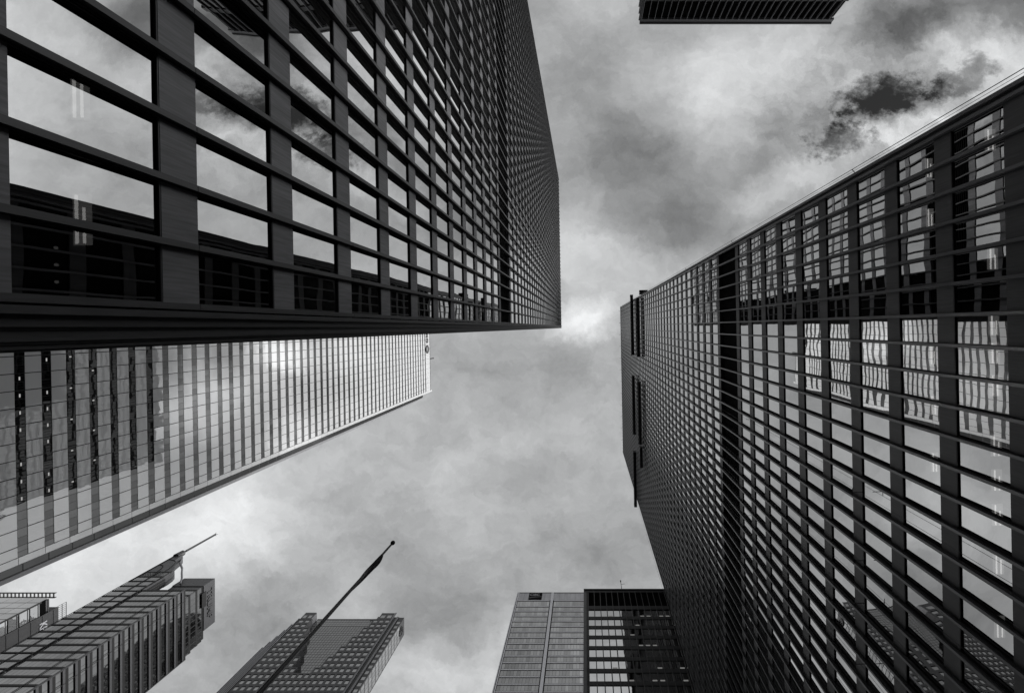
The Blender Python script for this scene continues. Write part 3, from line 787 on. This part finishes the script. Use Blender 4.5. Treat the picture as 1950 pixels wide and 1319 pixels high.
# roof equipment: small dish unit
b = MB(); b.box(-138.4, -136.3, SU+3, SU+5, SZ, SZ+3.4); b.box(-136.2, -135.4, SU+2.6, SU+5.2, SZ+2.0, SZ+5.2); b.tube((-137.8, SU+3, SZ+3), (-139.6, SU+2.6, SZ+1.2), .3)
b.build('roof_plant', M['steel'], TS)

# ------------------------------------------------------------------ tower with the arched spire (lower left)
TP = thing('office_tower', 'slim banded glass tower with curved spire top and mast, lower left', 'tower', -205, 145)
bronze = paint('grey_cladding', .11, .4, .2, .15)
darkb = paint('black_reveal', .006, .6)
pg = glass('hazy_grey_glass', .30, .005, .002, .05, .04, gvar=.2, graze=.6)
pgd = glass('side_glass', .26, .010, .006, .03, .010, gvar=.15, graze=.75)
fP = Face('y', 126.0, -1)          # main body front
fPs = Face('y', 125.6, -1)         # slab front
fPx = Face('x', -192.0, 1)
body(TP, -212.1, -192.4, 126.4, 158.8, -EYE, 203.5)
body(TP, -225.1, -212.3, 125.9, 130.9, -EYE, 214, 'slab', bronze)
H = 3.85
lev = [204.0-H*k for k in range(26)]
rm, rs, rx = [], [], []
for z in lev:
    b = MB(); fP.box(b, -212.1, -191.6, z-.95, z, -.3, .15); fPx.box(b, 125.85, 159, z-.95, z-.01, -.3, .4); b.build('floor_reveal', darkb, TP)
    b = MB(); fPx.box(b, 125.8, 159.05, z-1.75, z-.96, -.3, .42); b.build('slab_edge', bronze, TP)
    n = 10; w = 19.7/n
    for j in range(n): rm.append((-212.0+w*j, -212.0+w*(j+1)-.10, z-H+.1, z-1.0))
    n = 10; w = 32.8/n
    for j in range(n): rx.append((126.1+w*j, 126.1+w*(j+1)-.1, z-H+.05, z-1.8))
lev2 = [218.5-H*k for k in range(30)]
for z in lev2:
    b = MB(); fPs.box(b, -225.25, -212.2, z-(1.0 if lev2.index(z) % 2 else .6), z, -.3, .12); b.build('floor_reveal', darkb, TP)
    n = 6; w = 12.6/n
    for j in range(n): rs.append((-225.0+w*j, -225.0+w*(j+1)-.08, z-H+.1, z-1.05))
panes(fP, rm, 0, pg, TP, limit=40); panes(fPs, rs, 0, pg, TP, limit=30); panes(fPx, rx, 0, pgd, TP, limit=30)
for a in (-225.25, -218.4, -212.4):
    b = MB(); fPs.box(b, a-.17, a+.17, -EYE, 219, .125, .3); b.build('vertical_rib', darkb, TP)
b = MB(); fP.box(b, -197.6, -197.35, -EYE, 204, .155, .3); b.build('vertical_rib', darkb, TP)
b = MB(); fPx.box(b, 131.0, 131.22, -EYE, 204, .425, .5); b.build('vertical_rib', darkb, TP)
b = MB()
for (a, zz) in ((-191.8, 0),): b.box(a-.5, a+.25, 125.6, 126.0, -EYE, 204); 
b.build('corner_rib', M['gasket'], TP)
b = MB(); b.box(-192.6, -191.45, 158.95, 159.3, -EYE, 203.9); b.build('end_pier', bronze, TP)
# upper tiers and the name wall
for (x0, x1, y0, y1, z0, z1) in ((-212.1, -193.0, 130.9, 159, 204.0, 208.0), (-212.1, -193.4, 131.0, 158.5, 208, 212.2), (-209, -193.9, 131.4, 158, 212.2, 216.0)):
    b = MB(); b.box(x0, x1, y0, y1, z0, z1-1.0); b.build('upper_storey', bronze, TP)
    b = MB(); b.box(x0-.1, x1+.05, y0-.1, y1+.1, z1-1.0, z1); b.build('floor_reveal', darkb, TP)
    f1 = Face('x', x1, 1); f2 = Face('y', y0, -1)
    panes(f1, [(y0+.5+2.7*j, y0+.5+2.7*j+2.5, z0+.4, z1-1.1) for j in range(10)], .02, pgd, TP, limit=10)
    if z0 < 210: panes(f2, [(x1-.4-2.4*(j+1)+.1, x1-.4-2.4*j, z0+.4, z1-1.1) for j in range(6)], .02, pg, TP, limit=6)
b = MB(); b.box(-209.5, -193.5, 131.2, 154, 215.9, 222.4); b.build('name_wall', bronze, TP)
b = MB(); b.box(-193.5, -193.2, 134.5, 142, 214.6, 217.0); b.build('vent', darkb, TP)
fN = Face('x', -193.5, 1)
lm = paint('raised_metal_letters', .10, .4)
text_on(fN, 'TRUMP', 134.6, 218.0, 3.9, TP, lm, d=.02, depth=.15, name='sign_letters', font_scale_x=1.2)
# curved crown of the slab
pts = [(-225.3, 214.0), (-225.3, 236.5), (-223.6, 236.5), (-222.4, 234.5), (-221.6, 231.5), (-220.6, 228.2), (-218.4, 225.6), (-215.8, 223.6), (-213.8, 221.6), (-212.6, 219.2), (-212.2, 216.5), (-212.2, 214.0)]
b = MB(); b.prism(pts, 'y', 125.6, 131); b.build('curved_crown', bronze, TP)
b = MB()
for i in range(3): b.box(-212.19, -212.1, 127.0+1.3*i, 127.9+1.3*i, 206, 215)
b.build('side_opening', darkb, TP)
for (sc, off) in ((.72, .06), (.42, .07)):
    b = MB(); prev = None
    for i in range(0, 17):
        t = math.pi/2*(1-i/16); p = (-225.1+12.5*sc*math.cos(t)**.8, 125.6-off, 217.6+17*sc*math.sin(t))
        if prev: b.tube(prev, p, .22, n=5)
        prev = p
    b.build('crown_rib', darkb, TP)
b = MB(); b.box(-225.5, -225.1, 125.3, 125.8, 210, 236.5); b.build('crown_edge', darkb, TP)
b = MB(); prev = None
for p in ((-223.5, 128, 236), (-219.9, 128, 231), (-214.5, 128.4, 226.5), (-211.4, 128.8, 223.0), (-208.2, 129.5, 219.7), (-206.0, 130.6, 216.5)):
    if prev: b.tube(prev, p, .45, n=6)
    prev = p
b.build('curved_stay', paint('pale_metal', .3, .4, .3), TP)
b = MB(); b.tube((-224.6, 126.0, 233.5), (-224.6, 126.0, 237.6), 1.7, 1.5, 10); b.tube((-224.6, 126.0, 237.0), (-224.6, 126.0, 239), .9, .5, 10)
b.tube((-224.9, 126.3, 239), (-224.9, 126.3, 258.6), .42, .38, 8); b.tube((-224.1, 125.5, 239), (-224.1, 125.5, 258.2), .42, .38, 8)
for dx, dy in ((.9, 0), (-.9, 0), (0, .9), (0, -.9)): b.tube((-224.6, 126.0, 258.4), (-224.6+dx*1.2, 126.0+dy*1.2, 259.0), .12, .1)
b.build('mast', M['steel'], TP)

# ------------------------------------------------------------------ glass building at the lower left edge, name letters on its side
TG = thing('office_tower', 'glass building cut by the left edge, slatted roof canopy and white letters', 'tower', -290, 150)
fG = Face('y', 132.2, -1); fGx = Face('x', -262.0, 1)
gg = glass('pale_curtain_glass', .62, .004, .003, .05, .05, gvar=.12)
body(TG, -340, -262.4, 132.6, 175, -EYE, 207)
rects = []; z = 208.0
bands = MB()
k = 0
while z > 160:
    for j in range(12): rects.append((-262.1-6.0*(j+1)+.1, -262.1-6.0*j-.05, z-3.7, z-.15))
    z -= 3.85
panes(fG, rects, 0, gg, TG, limit=30)
b = MB(); z = 207.8
while z > 150: fGx.box(b, 132.5, 139, z-.35, z, -.2, .05); z -= 3.85
b.build('glazing_band', M['gasket'], TG)
rects = []
z = 204.3
while z > 160: rects.append((132.5, 138.8, z-3.4, z)); z -= 3.85
panes(fGx, rects, .0, glass('side_strip_glass', .5, .02, .012, .03, .03, gvar=.3), TG, limit=12)
b = MB(); fGx.box(b, 132.15, 132.9, 150, 205, .06, .2); b.build('dark_edge_strip', M['frame'], TG)
b = MB(); b.box(-300, -261.8, 139.0, 160, -EYE, 211.5); b.build('side_wall', M['spandrel_dark'], TG)
fGd = Face('x', -261.8, 1)
z = 209.6
for i in range(12):
    b = MB(); fGd.box(b, 139.0, 156, z-.14, z+.14, .003, .15); b.build('wall_joint', M['gasket'], TG); z -= 4.3
b = MB(); fGd.box(b, 138.9, 139.15, 150, 211.6, .003, .2); b.build('wall_trim', M['gasket'], TG)
wl_ = paint('white_sign_letters', .8, .4)
text_on(fGd, 'KPMG', 142.2, 204.1, 3.9, TG, wl_, d=.05, depth=.12, name='sign_letters')
b = MB()
for i in range(40): b.box(-262-.6-1.9*i, -262-.6-1.9*i+.35, 131.2, 133.4, 209.9, 210.3)
b.box(-340, -261.3, 131.1, 131.3, 209.7, 210.5); b.box(-340, -261.3, 133.2, 133.4, 209.5, 210.4)
b.build('roof_canopy', M['gasket'], TG)
b = MB(); b.box(-336, -263.5, 133.6, 160, 207, 209.2); b.build('roof_parapet', bronze, TG)
b = MB()
for i in range(9): b.box(-262.3, -262.1, 138.7+i*.95, 138.75+i*.95+.05, 211.2, 215)
for z in (213.3, 215): b.box(-262.3, -262.1, 138.7, 147, z-.07, z+.07)
b.build('roof_screen', M['gasket'], TG)

# ------------------------------------------------------------------ flagpole with furled flag, near the camera
PX, PY, PT = -10.83, 12.1, 24.0
c, s = math.cos(ROLL), math.sin(ROLL)
a_, b_ = (748-CX)*PT/FPX, (1033-CY)*PT/FPX
PX, PY = c*a_-s*b_, s*a_+c*b_
FP = thing('flagpole', 'dark tapering flagpole with a ball on top crossing in front of the stone tower', 'flagpole', PX, PY)
b = MB(); b.tube((PX, PY, -EYE), (PX, PY, PT-.12), .17, .055, 16); b.build('pole', paint('dark_pole_metal', .02, .35, .2, .1), FP, smooth=True)
b = MB(); b.tube((PX, PY, -EYE), (PX, PY, -EYE+.5), .26, .18, 16); b.build('base', M['steel'], FP)
# ball finial
b = MB(); n1_, n2_ = 16, 10
for j in range(n2_+1):
    th = math.pi*j/n2_
    for i in range(n1_):
        ph = 2*math.pi*i/n1_; b.v.append((PX+.125*math.sin(th)*math.cos(ph), PY+.125*math.sin(th)*math.sin(ph), PT+.125*math.cos(th)))
for j in range(n2_):
    for i in range(n1_):
        k = (i+1) % n1_; b.f.append((j*n1_+i, (j+1)*n1_+i, (j+1)*n1_+k, j*n1_+k)); b.uv.append(((0, 0),)*4); b.rnd.append((.5, .5))
b.build('ball_finial', M['frame'], FP, smooth=True)
# furled flag: a folded cloth sleeve hanging along the pole, thickest below its head
b = MB(); rings = 44; seg = 26; z1, z0 = PT-1.15, PT-4.6
for j in range(rings+1):
    t = j/rings; z = z1-(z1-z0)*t
    wid = (.07+.21*math.sin(min(1, t*3.2)*math.pi/2)*(1-t)**.75)
    ox = .09*math.sin(t*9)*(1-t)*.5; oy = .10*math.sin(t*math.pi)**.8*(1-t*.5)
    for i in range(seg):
        ph = 2*math.pi*i/seg
        fold = 1+.13*math.sin(ph*3+t*4)+.06*math.sin(ph*5-t*7)
        b.v.append((PX+ox-.02+wid*.62*fold*math.cos(ph+t*1.5), PY+oy+wid*.62*fold*math.sin(ph+t*1.5), z+.01*math.sin(ph*3)))
for j in range(rings):
    for i in range(seg):
        k = (i+1) % seg; b.f.append((j*seg+i, j*seg+k, (j+1)*seg+k, (j+1)*seg+i)); b.uv.append(((0, 0),)*4); b.rnd.append((.5, .5))
b.f.append(tuple(range(seg))); b.uv.append(((0, 0),)*seg); b.rnd.append((.5, .5))
tag(b.build('flag', paint('dark_flag_cloth', .035, .8, 0, .5, (1, 1, 1), 6), None, smooth=True), 'dark furled flag hanging limp along the top of the flagpole', 'flag')
b = MB(); b.tube((PX+.09, PY-.02, 1), (PX+.05, PY-.02, PT-.3), .008, n=5); b.build('halyard', M['cable'], FP)
# the farther blocks stand turned by one degree against the two near towers
from mathutils import Matrix
for r_ in (TT, TC, TK, TS, TP, TG):
    r_.location = Matrix.Rotation(ROLL, 3, 'Z') @ r_.location; r_.rotation_euler.z = ROLL
# ------------------------------------------------------------------ render
SC.cycles.max_bounces = 8; SC.cycles.glossy_bounces = 1; SC.cycles.transparent_max_bounces = 6; SC.cycles.diffuse_bounces = 2
SC.cycles.sample_clamp_indirect = 4.0
SC.cycles.caustics_reflective = False; SC.cycles.caustics_refractive = False
